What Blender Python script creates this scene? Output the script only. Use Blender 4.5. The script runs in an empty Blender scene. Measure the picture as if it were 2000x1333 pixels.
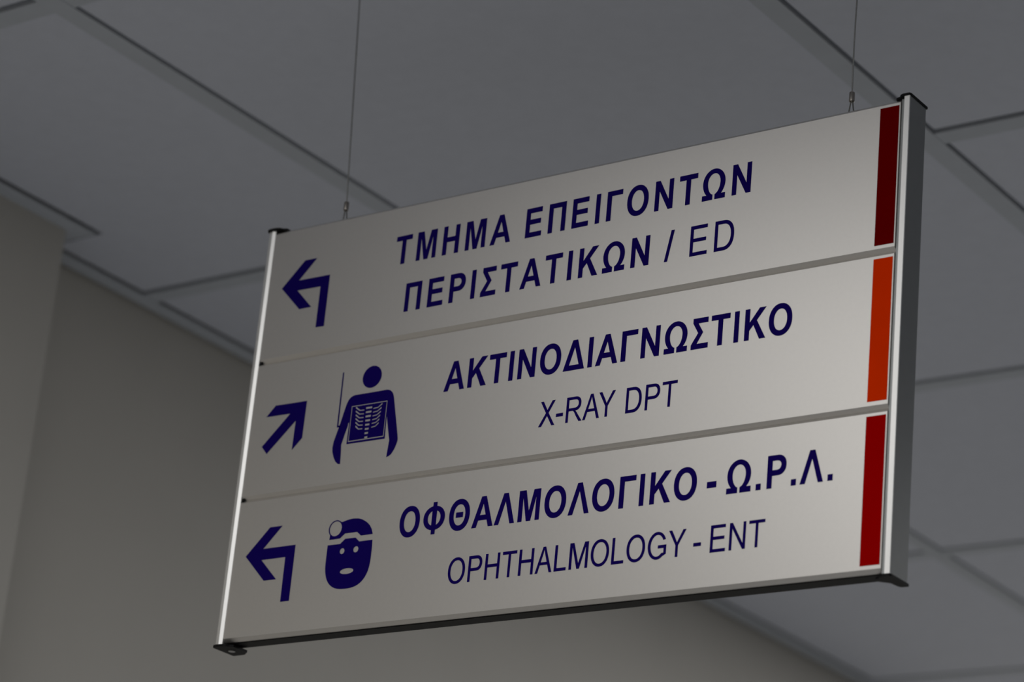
import bpy, bmesh, math
from mathutils import Vector, Matrix
from mathutils.geometry import tessellate_polygon

S = bpy.context.scene
COL = S.collection

# ------------------------------------------------------------------ camera
EYE = Vector((0.0, 0.0, 1.59))
cam_d = bpy.data.cameras.new('camera')
cam = bpy.data.objects.new('camera', cam_d)
COL.objects.link(cam)
R_ = Vector((0.81377408, 0.57427983, 0.08929964))
U_ = Vector((0.1415223, -0.34483419, 0.92793363))
F_ = Vector((-0.56368714, 0.74249044, 0.36189053))
m = Matrix((R_, U_, -F_)).transposed().to_4x4()
m.translation = EYE
cam.matrix_world = m
cam_d.sensor_width = 36.0
cam_d.lens = 36.0 * 5454.6 / 2000.0
cam_d.clip_start = 0.05
cam_d.dof.use_dof = True
cam_d.dof.focus_distance = 2.17
cam_d.dof.aperture_fstop = 6.3
S.camera = cam

# ------------------------------------------------------------------ world, light, exposure
S.view_settings.view_transform = 'Standard'
S.view_settings.look = 'None'
S.view_settings.exposure = 0.0
S.view_settings.gamma = 1.0
S.view_settings.use_curve_mapping = False
w = bpy.data.worlds.new('daylight')
S.world = w
w.use_nodes = True
w.node_tree.nodes['Background'].inputs[0].default_value = (0.80, 0.90, 1.0, 1)
w.node_tree.nodes['Background'].inputs[1].default_value = 0.0


# the hall is lit by ceiling luminaires standing outside the frame: (x, y, half width, half length, watts)
LAMPS = [(-1.46, 0.08, 0.275, 0.87, 5.4), (-0.86, 0.08, 0.275, 0.275, 10.2), (-0.26, 0.08, 0.275, 0.275, 10.3),
         (-0.86, 3.66, 0.275, 0.275, 15.1), (-1.46, 4.85, 0.275, 0.275, 9.8)]


def area(name, loc, sx, sy, power, color):
    d = bpy.data.lights.new(name, 'AREA')
    d.shape = 'RECTANGLE'
    d.size, d.size_y, d.energy, d.color = sx, sy, power, color
    o = bpy.data.objects.new(name, d)
    o.location = loc
    COL.objects.link(o)
    return o


for x, y, hx, hy, p in LAMPS:
    area('luminaire_glow', (x, y, EYE.z + 1.192), 2 * hx, 2 * hy, p, (1.0, 0.995, 0.98))

# ------------------------------------------------------------------ materials


def mat(name, col, rough=0.6, metal=0.0, noise=0.0, scale=20.0, bump=0.0, spec=0.5, aniso=0.0):
    mt = bpy.data.materials.new(name)
    mt.use_nodes = True
    nt = mt.node_tree
    b = nt.nodes['Principled BSDF']
    b.inputs['Roughness'].default_value = rough
    b.inputs['Metallic'].default_value = metal
    b.inputs['Specular IOR Level'].default_value = spec
    c = (col[0], col[1], col[2], 1)
    b.inputs['Base Color'].default_value = c
    if noise or bump:
        tc = nt.nodes.new('ShaderNodeTexCoord')
        n = nt.nodes.new('ShaderNodeTexNoise')
        n.inputs['Scale'].default_value = scale
        n.inputs['Detail'].default_value = 4
        nt.links.new(tc.outputs['Object'], n.inputs['Vector'])
        if noise:
            r = nt.nodes.new('ShaderNodeValToRGB')
            r.color_ramp.elements[0].position = 0.3
            r.color_ramp.elements[1].position = 0.7
            r.color_ramp.elements[0].color = tuple(x * (1 - noise) for x in col) + (1,)
            r.color_ramp.elements[1].color = tuple(min(1, x * (1 + noise)) for x in col) + (1,)
            nt.links.new(n.outputs['Fac'], r.inputs['Fac'])
            nt.links.new(r.outputs['Color'], b.inputs['Base Color'])
        if bump:
            bp = nt.nodes.new('ShaderNodeBump')
            bp.inputs['Strength'].default_value = bump
            bp.inputs['Distance'].default_value = 0.001
            nt.links.new(n.outputs['Fac'], bp.inputs['Height'])
            nt.links.new(bp.outputs['Normal'], b.inputs['Normal'])
    return mt


M_tile = mat('ceiling_tile_paint', (0.655, 0.68, 0.755), 0.9, noise=0.02, scale=60, bump=0.05, spec=0.2)
M_bar = mat('ceiling_bar_paint', (0.55, 0.58, 0.625), 0.9, noise=0.02, scale=40, spec=0.1)
M_void = mat('ceiling_void', (0.03, 0.03, 0.035), 0.9)
M_wall = mat('wall_paint', (0.625, 0.60, 0.55), 0.8, noise=0.015, scale=8, bump=0.03, spec=0.25)
M_floor = mat('floor_vinyl', (0.56, 0.57, 0.59), 0.5, noise=0.08, scale=6)
M_panel = mat('satin_aluminium', (0.705, 0.682, 0.655), 0.44, metal=1.0, noise=0.01, scale=300)
M_post = mat('pale_anodised_aluminium', (0.88, 0.875, 0.86), 0.45, metal=1.0, noise=0.01, scale=200)
M_ledge = mat('shaded_grey_aluminium', (0.30, 0.31, 0.31), 0.45, metal=1.0, noise=0.02, scale=100)  # grooved post sides, ledge, rear slats: their shade is put into this grey
M_black = mat('black_plastic', (0.0045, 0.0045, 0.005), 0.55, noise=0.1, scale=80, spec=0.15)
M_lamp_frame = mat('lamp_frame_white', (0.8, 0.8, 0.8), 0.5, noise=0.01)
M_diffuser = mat('lamp_diffuser', (0.9, 0.9, 0.88), 0.4, noise=0.01)
M_navy = mat('navy_vinyl', (0.0090, 0.0030, 0.115), 0.8, noise=0.03, scale=50, spec=0.0)
M_maroon = mat('dark_red_vinyl', (0.155, 0.0003, 0.0008), 0.8, noise=0.03, scale=50, spec=0.0)
M_orange = mat('orange_vinyl', (0.80, 0.036, 0.0003), 0.8, noise=0.03, scale=50, spec=0.0)
M_red = mat('red_vinyl', (0.40, 0.0003, 0.0004), 0.8, noise=0.03, scale=50, spec=0.0)
M_steel = mat('steel_cable', (0.32, 0.32, 0.31), 0.35, metal=1.0, noise=0.1, scale=400)
M_dark_steel = mat('dark_steel_loop', (0.13, 0.13, 0.125), 0.4, metal=1.0, noise=0.1, scale=400)
M_ferr = mat('ferrule_metal', (0.30, 0.275, 0.25), 0.28, metal=1.0, noise=0.08, scale=200)
M_screw = mat('screw_steel', (0.45, 0.45, 0.45), 0.4, metal=0.9, noise=0.05, scale=200)

# ------------------------------------------------------------------ mesh helpers


def obj(name, bm, mats, parent=None, loc=None):
    me = bpy.data.meshes.new(name)
    bm.normal_update()
    bm.to_mesh(me)
    bm.free()
    for q in (mats if isinstance(mats, (list, tuple)) else [mats]):
        me.materials.append(q)
    o = bpy.data.objects.new(name, me)
    COL.objects.link(o)
    if parent:
        o.parent = parent
    if loc:
        o.location = loc
    return o


def box(bm, x0, x1, y0, y1, z0, z1, mi=0):
    v = [bm.verts.new((x, y, z)) for z in (z0, z1) for y in (y0, y1) for x in (x0, x1)]
    for f in ((0, 2, 3, 1), (4, 5, 7, 6), (0, 1, 5, 4), (2, 6, 7, 3), (0, 4, 6, 2), (1, 3, 7, 5)):
        bm.faces.new([v[i] for i in f]).material_index = mi


def extrude(bm, loops, to3, a, b, mi=0):
    """prism of a polygon with holes; to3(p, t) maps 2-D point and depth to 3-D"""
    tris = tessellate_polygon([[Vector((p[0], p[1], 0)) for p in lp] for lp in loops])
    flat = [p for lp in loops for p in lp]
    va = [bm.verts.new(to3(p, a)) for p in flat]
    vb = [bm.verts.new(to3(p, b)) for p in flat]
    for t in tris:
        try:
            bm.faces.new([va[i] for i in t]).material_index = mi
            bm.faces.new([vb[i] for i in reversed(t)]).material_index = mi
        except ValueError:
            pass
    k = 0
    for lp in loops:
        n = len(lp)
        for i in range(n):
            j = (i + 1) % n
            try:
                bm.faces.new([va[k + i], va[k + j], vb[k + j], vb[k + i]]).material_index = mi
            except ValueError:
                pass
        k += n


def fixn(bm):
    bmesh.ops.recalc_face_normals(bm, faces=bm.faces[:])


def tube(bm, pts, r, n=10):
    pts = [Vector(p) for p in pts]
    rings = []
    for i, p in enumerate(pts):
        d = (pts[min(i + 1, len(pts) - 1)] - pts[max(i - 1, 0)]).normalized()
        a = d.cross(Vector((0, 1, 0)))
        a = a.normalized() if a.length > 1e-4 else Vector((1, 0, 0))
        b = d.cross(a).normalized()
        rings.append([bm.verts.new(p + (a * math.cos(t) + b * math.sin(t)) * r)
                      for t in [2 * math.pi * k / n for k in range(n)]])
    for q, s in zip(rings, rings[1:]):
        for k in range(n):
            bm.faces.new([q[k], q[(k + 1) % n], s[(k + 1) % n], s[k]])
    bm.faces.new(rings[0])
    bm.faces.new(rings[-1][::-1])


def lathe(bm, cx, cy, prof, n=24):
    rings = [[bm.verts.new((cx + r * math.cos(2 * math.pi * k / n), cy + r * math.sin(2 * math.pi * k / n), z))
              for k in range(n)] for r, z in prof]
    for q, s in zip(rings, rings[1:]):
        for k in range(n):
            bm.faces.new([q[k], q[(k + 1) % n], s[(k + 1) % n], s[k]])
    bm.faces.new(rings[0][::-1])
    bm.faces.new(rings[-1])


def smooth(o, ang=40):
    for p in o.data.polygons:
        p.use_smooth = True
    try:
        o.data.set_sharp_from_angle(angle=math.radians(ang))
    except Exception:
        pass


# ------------------------------------------------------------------ the setting
H = EYE.z + 1.2025                      # ceiling height
WX = -2.227                             # face of the left wall
PX, PY0, PY1 = -2.148, 1.39, 1.989      # pillar standing out of the wall
XR, YB, YF = 3.05, -5.0, 9.35           # right wall, back wall, far wall
SL, SY, FL = 0.0023, 0.0035, 0.024                  # half gap beside a bar, bar flange

xl = [-1.764 + 0.602 * i for i in range(9)]
yl = [2.170 + 0.5965 * j for j in range(-12, 13)]


def structure(o):
    o['kind'] = 'structure'
    return o


bm = bmesh.new()
xr = [(WX + 0.0335, xl[0] - SL - FL)]
for i in range(len(xl)):
    xr.append((xl[i] + SL, (xl[i + 1] - SL - FL) if i + 1 < len(xl) else XR))
yr = [(YB, yl[0] - SY)]
for j in range(len(yl)):
    yr.append((yl[j] + SY + FL, (yl[j + 1] - SY) if j + 1 < len(yl) else YF))
PTX, PTY = PX + 0.0292, PY1 + 0.0292    # tile edge round the pillar
for i, (x0, x1) in enumerate(xr):
    if x1 - x0 < 0.02:
        continue
    for (y0, y1) in yr:
        if i == 0 and y0 < PTY and y1 > PY0 - 0.029:
            a, b = max(y0, PY0 - 0.029), min(y1, PTY)
            box(bm, PTX, x1, a, b, H, H + 0.018)
            if y0 < a:
                box(bm, x0, x1, y0, a, H, H + 0.018)
            if b < y1:
                box(bm, x0, x1, b, y1, H, H + 0.018)
        else:
            box(bm, x0, x1, y0, y1, H, H + 0.018)
box(bm, WX - 0.2, XR + 0.2, YB - 0.2, YF + 0.2, H + 0.03, H + 0.10, 1)
structure(obj('ceiling', bm, [M_tile, M_void]))

bm = bmesh.new()                        # suspended bars
for x in xl:
    box(bm, x - SL - FL, x - SL, YB, YF, H - 0.0015, H + 0.03)
for y in yl:
    for i, (x0, x1) in enumerate(xr):
        a = PTX if (i == 0 and PY0 < y + .02 and y < PTY) else (WX + 0.028 if i == 0 else xl[i - 1] - SL + 0.0003)
        b = xl[i] - SL - FL - 0.0003 if i < len(xl) else XR
        if b > a:
            box(bm, a, b, y + SY, y + SY + FL, H - 0.0012, H + 0.03)
structure(obj('trim_1', bm, M_bar))

bm = bmesh.new()                        # wall angle along the wall
for a, b in ((YB, PY0), (PY1 + 0.024, YF)):
    box(bm, WX + 0.005, WX + 0.028, a, b, H - 0.002, H + 0.0005)
structure(obj('trim_2', bm, M_bar))
bm = bmesh.new()                        # wall angle round the pillar
box(bm, PX, PX + 0.0235, PY0 - 0.024, PY1 + 0.024, H - 0.002, H + 0.0005)
box(bm, WX, PX, PY1, PY1 + 0.0235, H - 0.002, H + 0.0005)
box(bm, WX, PX, PY0 - 0.0235, PY0, H - 0.002, H + 0.0005)
structure(obj('trim_3', bm, M_bar))

bm = bmesh.new()
box(bm, WX - 0.15, WX, YB - 0.15, YF + 0.15, 0, H + 0.03)
structure(obj('wall_left', bm, M_wall))
bm = bmesh.new()
box(bm, WX, PX, PY0, PY1, 0, H + 0.02)
structure(obj('wall_pillar', bm, M_wall))
bm = bmesh.new()
box(bm, XR, XR + 0.15, YB - 0.15, YF + 0.15, 0, H + 0.03)
structure(obj('wall_right', bm, M_wall))
bm = bmesh.new()
box(bm, WX, XR, YF, YF + 0.15, 0, H + 0.03)
structure(obj('wall_far', bm, M_wall))
bm = bmesh.new()
box(bm, WX, XR, YB - 0.15, YB, 0, H + 0.03)
structure(obj('wall_back', bm, M_wall))
for x, y, hx, hy, p in LAMPS:           # luminaire trays under the tiles
    bm = bmesh.new()
    for x0, x1, y0, y1 in ((-hx - .014, -hx, -hy - .014, hy + .014), (hx, hx + .014, -hy - .014, hy + .014),
                           (-hx, hx, -hy - .014, -hy), (-hx, hx, hy, hy + .014)):
        box(bm, x + x0, x + x1, y + y0, y + y1, H - 0.009, H - 0.0015)
    box(bm, x - hx, x + hx, y - hy, y + hy, H - 0.006, H - 0.0015, 1)
    structure(obj('ceiling_light', bm, [M_lamp_frame, M_diffuser]))
bm = bmesh.new()
box(bm, WX - 0.15, XR + 0.15, YB - 0.15, YF + 0.15, -0.1, 0)
structure(obj('floor', bm, M_floor))

# ------------------------------------------------------------------ lettering outlines (units of a 2048 em)


def sarc(cx, cy, rx, ry, a0, a1, n=14, p=2.0):
    out = []
    for i in range(n + 1):
        t = math.radians(a0 + (a1 - a0) * i / n)
        c, s = math.cos(t), math.sin(t)
        out.append((cx + rx * math.copysign(abs(c) ** (2 / p), c), cy + ry * math.copysign(abs(s) ** (2 / p), s)))
    return out


def ring(x0, x1, y0, y1, p=2.0, n=48):
    return sarc((x0 + x1) / 2, (y0 + y1) / 2, (x1 - x0) / 2, (y1 - y0) / 2, 0, 360 - 360 / n, n - 1, p)


O_B = ([ring(89, 1502, -25, 1491, 2.15), ring(394, 1197, 228, 1238, 2.1)],)
O_R = ([ring(99, 1501, -25, 1492, 2.12), ring(299, 1301, 140, 1327, 2.1)],)
# every glyph is a tuple of shapes; a shape is [outline, hole, hole ...]
BOLD = {
    'T': ([[(478, 0), (478, 1218), (43, 1218), (43, 1466), (1208, 1466), (1208, 1218), (774, 1218), (774, 0)]],),
    'I': ([[(140, 0), (140, 1466), (436, 1466), (436, 0)]],),
    'E': ([[(149, 0), (149, 1466), (1236, 1466), (1236, 1218), (445, 1218), (445, 893), (1181, 893), (1181, 646),
            (445, 646), (445, 247), (1264, 247), (1264, 0)]],),
    'H': ([[(150, 0), (150, 1466), (446, 1466), (446, 889), (1026, 889), (1026, 1466), (1322, 1466), (1322, 0),
            (1026, 0), (1026, 641), (446, 641), (446, 0)]],),
    'M': ([[(145, 0), (145, 1466), (588, 1466), (854, 466), (1117, 1466), (1561, 1466), (1561, 0), (1286, 0),
            (1286, 1154), (995, 0), (710, 0), (420, 1154), (420, 0)]],),
    'A': ([[(1471, 0), (1149, 0), (1021, 333), (435, 333), (314, 0), (0, 0), (571, 1466), (884, 1466)],
           [(926, 580), (724, 1124), (526, 580)]],),
    'N': ([[(152, 0), (152, 1466), (440, 1466), (1040, 487), (1040, 1466), (1315, 1466), (1315, 0), (1018, 0),
            (427, 956), (427, 0)]],),
    'K': ([[(153, 0), (153, 1466), (449, 1466), (449, 815), (1047, 1466), (1445, 1466), (893, 895), (1475, 0),
            (1092, 0), (689, 688), (449, 443), (449, 0)]],),
    'P': ([[(149, 0), (149, 1466), (720, 1466)] + sarc(760, 1009.5, 509, 456.5, 88, -88, 20, 2.2)
           + [(720, 553), (445, 553), (445, 0)],
           [(445, 1218), (690, 1218)] + sarc(700, 1009.5, 266, 208, 86, -86, 14, 2.2) + [(690, 801), (445, 801)]],),
    'O': O_B,
    'G': ([[(150, 0), (150, 1466), (1140, 1466), (1140, 1218), (446, 1218), (446, 0)]],),
    'Pi': ([[(150, 0), (150, 1466), (1319, 1466), (1319, 0), (1023, 0), (1023, 1218), (446, 1218), (446, 0)]],),
    'S': ([[(40, 0), (40, 215), (500, 755), (120, 1240), (120, 1466), (1165, 1466), (1165, 1218), (490, 1218),
            (845, 770), (430, 248), (1225, 248), (1225, 0)]],),
    'La': ([[(0, 0), (545, 1466), (850, 1466), (1395, 0), (1085, 0), (695, 1085), (305, 0)]],),
    'De': ([[(0, 0), (555, 1466), (880, 1466), (1440, 0)], [(390, 248), (1050, 248), (718, 1120)]],),
    'Ph': ([ring(40, 1665, 170, 1330, 2.1), sarc(852, 750, 480, 365, 110, 250, 16, 2.1),
            sarc(852, 750, 480, 365, -70, 70, 16, 2.1)],
           [[(705, -30), (705, 172), (999, 172), (999, -30)]], [[(705, 1328), (705, 1520), (999, 1520), (999, 1328)]]),
    'Th': ([ring(89, 1502, -25, 1491, 2.15), ring(394, 1197, 228, 1238, 2.1)],
           [[(555, 610), (555, 858), (1036, 858), (1036, 610)]]),
    '-': ([[(60, 390), (60, 672), (620, 672), (620, 390)]],),
    '.': ([[(140, 0), (140, 282), (432, 282), (432, 0)]],),
    '/': ([[(0, -25), (380, 1491), (594, 1491), (214, -25)]],),
}
k_ = 1466 / 25.5
om = [(0, 0), (9.45, 0), (9.45, 3.7)] + sarc(10.45, 14.4, 5.7, 10.2, 260, 180, 10) \
    + sarc(10.45, 14.4, 5.7, 7.7, 178, 2, 24) + sarc(10.45, 14.4, 5.7, 10.2, 0, -80, 10) \
    + [(11.45, 3.7), (11.45, 0), (20.9, 0), (20.9, 4.4), (17.0, 4.4)] \
    + sarc(10.45, 14.2, 10.15, 12.8, -47, 0, 10) + sarc(10.45, 14.2, 10.15, 11.8, 3, 177, 30) \
    + sarc(10.45, 14.2, 10.15, 12.8, 180, 227, 10) + [(3.9, 4.4), (0, 4.4)]
BOLD['Om'] = ([[(x * k_, y * k_) for x, y in om]],)
REG = {
    'X': ([[(9, 0), (566, 764), (76, 1466), (307, 1466), (672, 935), (1038, 1466), (1275, 1466), (780, 768),
            (1340, 0), (1098, 0), (672, 596), (250, 0)]],),
    '-': ([[(65, 440), (65, 632), (618, 632), (618, 440)]],),
    'R': ([[(161, 0), (161, 1466), (850, 1466)] + sarc(885, 1059, 440, 407, 88, -88, 20, 2.2)
           + [(850, 652), (355, 652), (355, 0)],
           [(355, 1304), (840, 1304)] + sarc(860, 1060, 265, 244, 86, -86, 14, 2.2) + [(840, 816), (355, 816)]],
          [[(650, 655), (880, 655), (985, 570), (1100, 420), (1453, 0), (1210, 0), (955, 330), (830, 530), (740, 625)]]),
    'A': ([[(0, 0), (560, 1466), (769, 1466), (1369, 0), (1148, 0), (977, 444), (364, 444), (203, 0)],
           [(420, 602), (917, 602), (764, 1008), (662, 1312), (586, 1050)]],),
    'Y': ([[(571, 0), (571, 621), (6, 1466), (242, 1466), (531, 1024), (670, 785), (830, 1035), (1114, 1466),
            (1340, 1466), (765, 621), (765, 0)]],),
    'D': ([[(158, 0), (158, 1466), (700, 1466)] + sarc(720, 733, 660, 733, 88, -88, 26, 2.25) + [(700, 0)],
           [(352, 1293), (690, 1293)] + sarc(700, 733, 480, 560, 88, -88, 22, 2.25) + [(690, 173), (352, 173)]],),
    'P': ([[(158, 0), (158, 1466), (780, 1466)] + sarc(800, 1031, 460, 435, 88, -88, 20, 2.2)
           + [(780, 596), (352, 596), (352, 0)],
           [(352, 1293), (770, 1293)] + sarc(790, 1031, 270, 262, 86, -86, 14, 2.2) + [(770, 769), (352, 769)]],),
    'T': ([[(531, 0), (531, 1293), (48, 1293), (48, 1466), (1210, 1466), (1210, 1293), (725, 1293), (725, 0)]],),
    'O': O_R,
    'H': ([[(164, 0), (164, 1466), (358, 1466), (358, 864), (1122, 864), (1122, 1466), (1316, 1466), (1316, 0),
            (1122, 0), (1122, 691), (358, 691), (358, 0)]],),
    'L': ([[(150, 0), (150, 1466), (344, 1466), (344, 173), (1066, 173), (1066, 0)]],),
    'M': ([[(152, 0), (152, 1466), (444, 1466), (830, 300), (1228, 1466), (1503, 1466), (1503, 0), (1316, 0),
            (1316, 1227), (915, 0), (730, 0), (339, 1248), (339, 0)]],),
    'Gl': ([sarc(790, 733, 690, 758, 25, 308, 40) + [(1475, 245), (1475, 748), (853, 748), (853, 575), (1285, 575),
                                                      (1285, 320)] + sarc(790, 733, 490, 592, 314, 29, 34)],),
    'E': ([[(162, 0), (162, 1466), (1222, 1466), (1222, 1293), (356, 1293), (356, 844), (1167, 844), (1167, 672),
            (356, 672), (356, 173), (1256, 173), (1256, 0)]],),
    'N': ([[(156, 0), (156, 1466), (355, 1466), (1125, 315), (1125, 1466), (1311, 1466), (1311, 0), (1112, 0),
            (342, 1152), (342, 0)]],),
}
# rows of writing: (baseline, slope, cap height), then (glyph, left edge in mm, width in mm, weight)
ROWS = {
    'ed1': (898.43, 0.00764, 26.0, 'B', [('T', 135.5, 16.65), ('M', 158.0, 20.3), ('H', 185.2, 16.7), ('M', 208.8, 20.3), ('A', 234.2, 20.65), ('E', 269.6, 15.9), ('Pi', 292.1, 16.75), ('E', 315.4, 15.9), ('I', 338.0, 4.15), ('G', 348.7, 14.6), ('O', 368.1, 20.2), ('N', 394.4, 16.9), ('T', 416.9, 16.65), ('Om', 438.5, 20.9), ('N', 465.6, 16.9)]),
    'ed2': (853.74, 0.00609, 25.6, 'B', [('Pi', 151.1, 16.75), ('E', 175.1, 15.9), ('P', 197.4, 16.0), ('I', 219.6, 4.15), ('S', 229.6, 15.2), ('T', 248.7, 16.65), ('A', 269.1, 20.65), ('T', 293.0, 16.65), ('I', 315.3, 4.15), ('K', 326.1, 18.6), ('Om', 349.1, 20.9), ('N', 375.9, 16.9), ('/', 407.3, 8.1), ('rE', 430.5, 15.7), ('rD', 452.7, 17.5)]),
    'x1': (775.28, 0.00471, 25.5, 'B', [('A', 202.1, 20.65), ('K', 226.0, 18.6), ('T', 246.4, 16.65), ('I', 266.6, 4.15), ('N', 275.4, 16.9), ('O', 296.6, 20.2), ('De', 319.5, 20.2), ('I', 342.8, 4.15), ('A', 350.1, 20.65), ('G', 373.8, 14.6), ('N', 392.2, 16.9), ('Om', 413.5, 20.9), ('S', 437.9, 15.2), ('T', 455.3, 16.65), ('I', 475.9, 4.15), ('K', 485.2, 18.6), ('O', 506.2, 20.2)]),
    'x2': (730.97, 0.00583, 21.0, 'R', [('X', 300.5, 15.4), ('-', 316.8, 6.6), ('R', 326.3, 15.3), ('A', 342.3, 15.6), ('Y', 356.6, 15.2), ('D', 382.1, 14.3), ('P', 399.8, 13.1), ('T', 414.9, 13.5)]),
    'o1': (654.33, 0.00416, 25.6, 'B', [('O', 171.7, 20.2), ('Ph', 195.6, 21.3), ('Th', 221.3, 20.2), ('A', 244.3, 20.65), ('La', 266.2, 19.4), ('M', 288.8, 20.3), ('O', 313.4, 20.2), ('La', 336.2, 19.4), ('O', 357.9, 20.2), ('G', 382.7, 14.6), ('I', 401.1, 4.15), ('K', 410.6, 18.6), ('O', 431.8, 20.2), ('-', 461.0, 8.2), ('Om', 478.2, 20.9), ('.', 503.5, 4.2), ('P', 512.7, 16.0), ('.', 533.2, 4.2), ('La', 540.6, 19.4), ('.', 563.7, 4.2)]),
    'o2': (610.16, 0.00440, 21.1, 'R', [('O', 225.7, 16.5), ('P', 245.4, 13.1), ('H', 261.6, 13.8), ('T', 278.0, 13.5), ('H', 294.0, 13.8), ('A', 309.9, 15.6), ('L', 327.6, 11.0), ('M', 341.3, 17.1), ('O', 361.0, 16.5), ('L', 380.1, 11.0), ('O', 393.4, 16.5), ('Gl', 412.4, 16.4), ('Y', 430.5, 15.2), ('-', 452.6, 6.6), ('E', 467.2, 13.1), ('N', 483.5, 13.85), ('T', 500.0, 13.5)]),
}

# ------------------------------------------------------------------ the hanging sign
# sign millimetres: x from the left end of the panels, z above eye height, y behind the panel faces
Z0 = 581.0
sign = bpy.data.objects.new('hanging_sign', None)
sign.empty_display_size = 0.05
sign.location = (-1.530, 1.664, EYE.z + Z0 / 1000)
COL.objects.link(sign)
sign['label'] = 'silver three-panel hospital direction sign with navy Greek and English lettering hanging on two cables'
sign['category'] = 'sign'


def mmv(x, y, z):
    return Vector((x / 1000, y / 1000, (z - Z0) / 1000))


def flat(p, t):
    return mmv(p[0], t, p[1])


def vinyl(name, shapes, material, parent, front=-0.22, back=0.1):
    b_ = bmesh.new()
    for sh in shapes:
        extrude(b_, sh, flat, front, back)
    fixn(b_)
    return obj(name, b_, material, parent)


def row_shapes(key):
    base, slope, cap, wt, items = ROWS[key]
    out = []
    for g, x, wd in items:
        if g.startswith('r') and len(g) == 2:
            gl = REG[g[1]]
        else:
            gl = (REG if wt == 'R' else BOLD)[g]
        xs = [p[0] for sh in gl for lp in sh for p in lp]
        x0, sx = min(xs), wd / (max(xs) - min(xs))
        z = base + slope * (x + wd / 2)
        for sh in gl:
            out.append([[(x + (p[0] - x0) * sx, z + slope * ((p[0] - x0) * sx - wd / 2) + p[1] * cap / 1466) for p in lp] for lp in sh])
    return out


PL, PR = -2.3, 610.2                     # panel ends
TOPS = [952.2, 828.3, 704.3]            # upper edge of each flat face
FH = 118.1
CH = 2.9                                # rounded lip at top and bottom


def slat_profile(top, y0, s):
    """section in (y, z); s = +1 front slat, -1 rear slat"""
    bot = top - FH
    pr = []
    pr += [(y0 + s * CH, bot - CH), (y0 + s * 0.25, bot - 0.25), (y0, bot), (y0, top), (y0 + s * 0.25, top + 0.25),
           (y0 + s * CH, top + CH)]
    th = 4.6 if s > 0 else 4.0
    pr += [(y0 + s * th, top + CH), (y0 + s * th, bot - CH)]
    return pr


def slat(name, top, y0, s, material):
    b_ = bmesh.new()
    extrude(b_, [slat_profile(top, y0, s)], lambda p, t: mmv(t, p[0], p[1]), PL, PR)
    fixn(b_)
    return obj(name, b_, material, sign)


panels = [slat('sign_panel', t, 0.0, 1, M_panel) for t in TOPS]
for o, s in zip(panels, ('top panel with a dark red stripe and a left turn arrow',
                         'middle panel with an orange stripe and an X-ray figure',
                         'bottom panel with a red stripe and a doctor head symbol')):
    o['label'] = s
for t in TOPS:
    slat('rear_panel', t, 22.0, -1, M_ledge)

# black core between front and rear slats, seen along the underside
bm = bmesh.new()
v0 = mmv(PL + 0.5, 4.6, 582.6)
v1 = mmv(PR - 0.5, 18.0, 954.2)
box(bm, v0.x, v1.x, v0.y, v1.y, v0.z, v1.z)
obj('core', bm, M_black, sign)

for t in TOPS[:2]:                      # black plugs at the ends of the joints
    bm = bmesh.new()
    zc = t - FH - CH
    for x0, x1 in ((PL - 0.1, PL + 2.4),):
        a, b = mmv(x0, 1.2, zc - 2.2), mmv(x1, 4.6, zc + 2.6)
        box(bm, a.x, b.x, a.y, b.y, a.z, b.z)
    obj('joint_plug', bm, M_black, sign)

# colour stripes
for p, mt, z1, z0, nm in ((0, M_maroon, 950.0, 836.8, 'dark red stripe'), (1, M_orange, 826.0, 713.4, 'orange stripe'),
                          (2, M_red, 702.0, 589.1, 'bright red stripe')):
    o = vinyl('colour_stripe', [[[(593.3, z0), (593.3, z1), (609.3, z1), (609.3, z0)]]], mt, panels[p])
    o['label'] = nm

# lettering
for key, p in (('ed1', 0), ('ed2', 0), ('x1', 1), ('x2', 1), ('o1', 2), ('o2', 2)):
    vinyl('lettering', row_shapes(key), M_navy, panels[p])

# arrows
vinyl('turn_arrow', [[[(12.6, 898.4), (35.5, 921.3), (48.7, 921.3), (31.0, 903.2), (65.5, 902.9), (65.6, 855.4), (56.5, 855.6), (56.4, 893.5), (30.8, 893.8), (48.6, 875.8), (35.3, 875.7)]]], M_navy, panels[0])
vinyl('diagonal_arrow', [[[(57.2, 788.6), (22.9, 789.0), (13.9, 779.7), (40.4, 779.5), (13.0, 753.0), (19.3, 745.9), (47.4, 772.3), (47.0, 746.1), (56.7, 755.5)]]], M_navy, panels[1])
vinyl('turn_arrow', [[[(10.9, 655.9), (34.0, 679.2), (47.2, 679.2), (29.3, 660.9), (64.1, 660.9), (64.2, 612.8), (55.0, 612.8), (54.6, 651.3), (28.8, 651.2), (47.3, 632.9), (34.1, 632.8)]]], M_navy, panels[2])

# X-ray figure
body = [(106.8, 785.9), (109.5, 786.5), (126, 786.5), (143.5, 786.6), (146.3, 785.8), (148.6, 784.0), (150.2, 781.5), (151.2, 778.5),
        (153.9, 767), (157.2, 753.5), (159.6, 743.0), (159.9, 740.5), (159.2, 737.2), (157.4, 732.9), (154.8, 729.0), (152.6, 727.5), (150.0, 726.7),
        (151.2, 741.2), (148.6, 751.5), (146.2, 761.8), (145.7, 763.2), (146.1, 743.3), (106.1, 743.6), (106.4, 762.8), (105.4, 762.2),
        (105.1, 759.6), (102.7, 751.8), (100.4, 743.7), (101.2, 735.0), (101.6, 726.8), (99.3, 727.0), (96.2, 729.6), (93.6, 734.0), (91.9, 738.6), (91.4, 742.4),
        (92.0, 747.4), (93.6, 752.6), (96.9, 763.2), (99.6, 773.5), (101.4, 779.6), (102.8, 782.6), (104.6, 784.7)]
fo = [(107.1, 776.9), (144.8, 776.9), (144.8, 745.2), (107.3, 745.2)]
fi = [(107.9, 776.1), (144.0, 776.1), (144.0, 746.1), (108.1, 746.1)]
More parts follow.
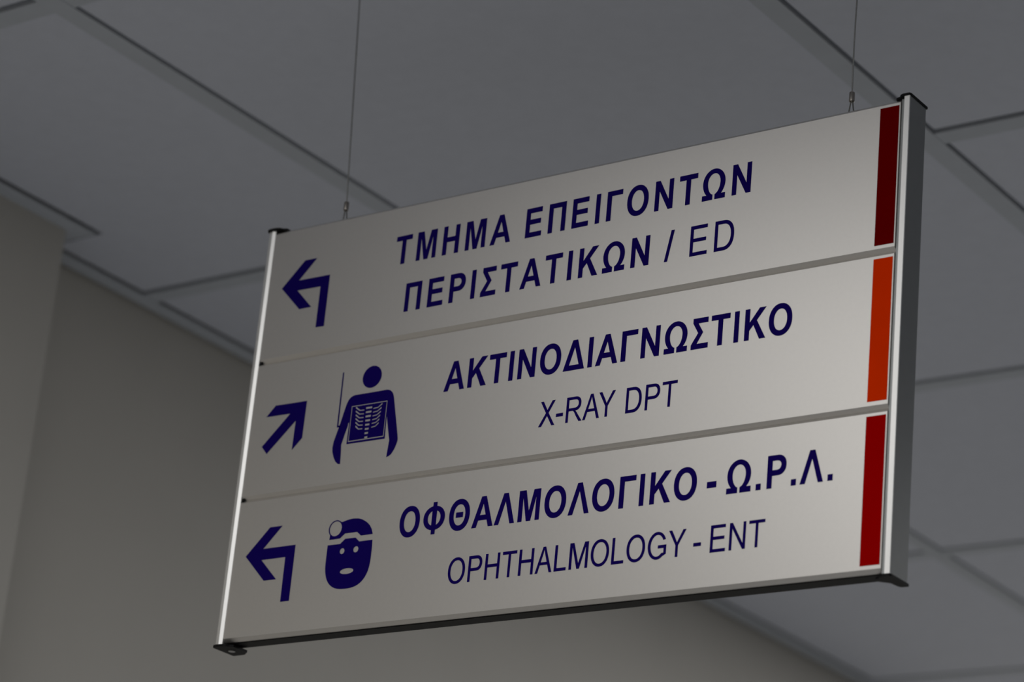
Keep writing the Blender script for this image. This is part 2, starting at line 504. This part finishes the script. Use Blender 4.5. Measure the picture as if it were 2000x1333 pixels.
holes = []
for i in range(6):
    tt = 0.45
    a, b, c = (112.0 + .33 * i, 775.2 - 3.34 * i), (116.4 + .1 * i, 771.95 - 3.3 * i), (121.2, 771.7 - 3.3 * i)
    holes.append([(a[0] - .3, a[1] + .35), (a[0] - .3, a[1] - .75), (b[0] - .1, b[1] - tt), (c[0], c[1] - tt), (c[0], c[1] + tt), (b[0] + .2, b[1] + tt), (a[0] + .2, a[1] + .45)])
    a, b, c = (139.4 - .35 * i, 774.9 - 3.34 * i), (135.4 - .14 * i, 772.1 - 3.28 * i), (130.5, 771.7 - 3.3 * i)
    holes.append([(a[0] + .3, a[1] + .35), (a[0] + .3, a[1] - .75), (b[0] + .1, b[1] - tt), (c[0], c[1] - tt), (c[0], c[1] + tt), (b[0] - .2, b[1] + tt), (a[0] - .2, a[1] + .45)])
for i, wd in enumerate((6.6, 6.0, 5.7, 5.2, 4.5, 4.1, 3.8, 3.3)):
    z = 773.1 - 3.72 * i
    z0 = z - 0.85
    holes.append([(125.95 - wd / 2, z0), (125.95 + wd / 2, z0), (125.95 + wd / 2, z + 0.85), (125.95 - wd / 2, z + 0.85)])
pole = [(93.3, 808.9), (94.5, 808.9), (94.9, 761.4), (97.6, 761.3), (97.4, 759.8), (93.6, 759.9)]
head = ring(115.5, 135.4, 790.8, 810.3)
fig = vinyl('xray_figure', [[body, fo], [fi] + holes, [head], [pole]], M_navy, panels[1])

# doctor's head with a head mirror
cx, cz = 105.4, 670.2
cap = [(99.9, 661.2), (100.2, 665.3)] + [(cx + 7.3 * math.cos(math.radians(a)), cz + 7.3 * math.sin(math.radians(a))) for a in range(222, 44, -8)] \
    + [(111.8, 675.3), (115, 676.1), (119, 676.8), (123.5, 677.1), (128.4, 676.6), (131.8, 675.6), (134.8, 674.1), (138.2, 671.9), (140.9, 669.4), (143.2, 666.0), (144.9, 661.6),
       (132.7, 661.5), (128.3, 665.1), (115.7, 665.1), (110.8, 661.3)]
mir = ring(cx - 6.3, cx + 6.3, cz - 6.4, cz + 6.4)
fc = [(98.9, 656.6), (111.9, 656.5), (116.8, 660.4), (127.4, 660.3), (131.7, 656.6), (145.3, 656.6), (145.6, 650)] \
    + sarc(122.2, 644, 23.4, 26.4, 0, -180, 40, 2.6) + [(98.8, 650)]
vinyl('doctor_head', [[cap, mir], [fc, ring(112.4, 117.3, 647.6, 652.6), ring(126.5, 131.7, 647.6, 652.8), ring(115.0, 129.0, 630.0, 634.9)]], M_navy, panels[2])

# end posts
PZ0, PZ1 = 581.0, 955.6


def post(mirror):
    def X(x):
        return 613.2 - x if mirror else x
    if mirror:
        prof = [(-5.8, -1.5), (-5.4, -2.0), (-1.2, -2.0), (-1.0, -1.8), (-0.9, 1.5), (2.7, 1.5), (2.7, 20.5), (-0.9, 20.5), (-1.0, 23.7),
                (-1.4, 24.0), (-5.2, 24.0), (-5.8, 23.5)]
    else:                               # the left rib leans towards the room
        prof = [(-9.3, -0.3), (-9.0, -0.9), (-5.5, -0.9), (-5.4, -1.65), (-2.45, -0.4), (-2.4, 1.5), (-2.4, 20.5), (-2.45, 23.7),
                (-3.0, 24.0), (-5.2, 24.0), (-9.0, 23.8), (-9.3, 22.7)]
    b_ = bmesh.new()
    extrude(b_, [[(X(x), y) for x, y in prof]], lambda p, t: mmv(p[0], p[1], t), PZ0, PZ1)
    fixn(b_)
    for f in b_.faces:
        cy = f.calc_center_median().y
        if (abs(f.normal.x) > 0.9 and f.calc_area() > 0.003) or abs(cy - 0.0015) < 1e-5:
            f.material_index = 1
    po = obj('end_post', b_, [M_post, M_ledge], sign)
    for zz0, zz1 in ((PZ1, PZ1 + 1.9), (PZ0 - 2.0, PZ0)):
        if mirror:
            cp = [(-6.4, -0.8), (-5.4, -2.7), (0.2, -2.7), (2.5, -1.6), (4.5, 1.0), (8.0, 2.2), (8.0, 8.5), (4.0, 12.0), (2.0, 14.0), (1.0, 22.0), (-0.5, 25.0), (-6.4, 25.2)]
        else:
            cp = [(-11.6, -0.6), (-10.6, -2.0), (-6.0, -3.2), (0.2, -2.7), (2.5, -1.6), (4.5, 1.0), (8.0, 2.2), (8.0, 19.8), (5.5, 21.5), (2.5, 24.0), (0.2, 25.0), (-10.8, 25.2), (-11.6, 24.8)]
        c_ = bmesh.new()
        extrude(c_, [[(X(x), y) for x, y in cp]], lambda p, t: mmv(p[0], p[1], t), zz0, zz1)
        fixn(c_)
        e = obj('end_cap', c_, M_black, po)
        e['label'] = 'black plastic end cap'
    if not mirror:
        s_ = bmesh.new()
        c = mmv(X(-2.0), 12.0, 0)
        zb = (PZ0 - 2.0 - Z0) / 1000
        lathe(s_, c.x, c.y, [(0.0030, zb - 0.0005), (0.0030, zb + 0.0006)], 20)
        fixn(s_)
        obj('cap_screw', s_, M_screw, po)
    return po


pl = post(False)
pr = post(True)

# ------------------------------------------------------------------ suspension cables


def cable(name, foot, top, label, bow):
    """foot, top in sign millimetres; ferrule and loop at the lower end"""
    root = bpy.data.objects.new(name, None)
    root.empty_display_size = 0.02
    f = mmv(foot[0], 11.0, 955.0) + sign.location
    root.location = f
    COL.objects.link(root)
    root['label'] = label
    root['category'] = 'cable'
    root['group'] = 'steel cables the sign hangs on'
    zt = H - f.z
    dx = (top - foot[0]) / 1000
    z1 = 0.0200
    b_ = bmesh.new()
    pts = []
    for i in range(25):
        t = i / 24
        pts.append((foot[1] / 1000 + (dx - foot[1] / 1000) * t + bow / 1000 * math.sin(math.pi * min(1, t * 2.2)) * (1 - t), 0, z1 + (zt + 0.004 - z1) * t))
    tube(b_, pts, 0.00062, 8)
    o = obj('wire', b_, M_steel, root)
    smooth(o)
    b_ = bmesh.new()
    fx = foot[1] / 1000
    for s in (-1, 1):
        tube(b_, [(fx + s * 0.0008, 0, 0.0135), (fx + s * 0.0010, 0, 0.0115), (s * 0.0021, 0, 0.004), (s * 0.0024, 0, -0.003)], 0.00055, 8)
    o = obj('loop', b_, M_dark_steel, root)
    smooth(o)
    b_ = bmesh.new()
    lathe(b_, fx, 0, [(0.0018, 0.0126), (0.0021, 0.0129), (0.0022, 0.0135), (0.0022, 0.0198), (0.0020, 0.0207), (0.0012, 0.0211)], 20)
    o = obj('ferrule', b_, M_ferr, root)
    smooth(o)
    b_ = bmesh.new()
    lathe(b_, dx, 0, [(0.0015, zt - 0.016), (0.0045, zt - 0.014), (0.0045, zt - 0.004), (0.009, zt - 0.003), (0.009, zt)], 20)
    o = obj('ceiling_anchor', b_, M_ferr, root)
    smooth(o)
    return root


cable('suspension_cable', (65.2, -0.4), 49.0, 'thin steel cable rising from the sign top just right of its left end cap', 0.0)
cable('suspension_cable', (561.6, 0.0), 563.0, 'thin steel cable with bright ferrule rising beside the dark red stripe at the sign right', -0.8)
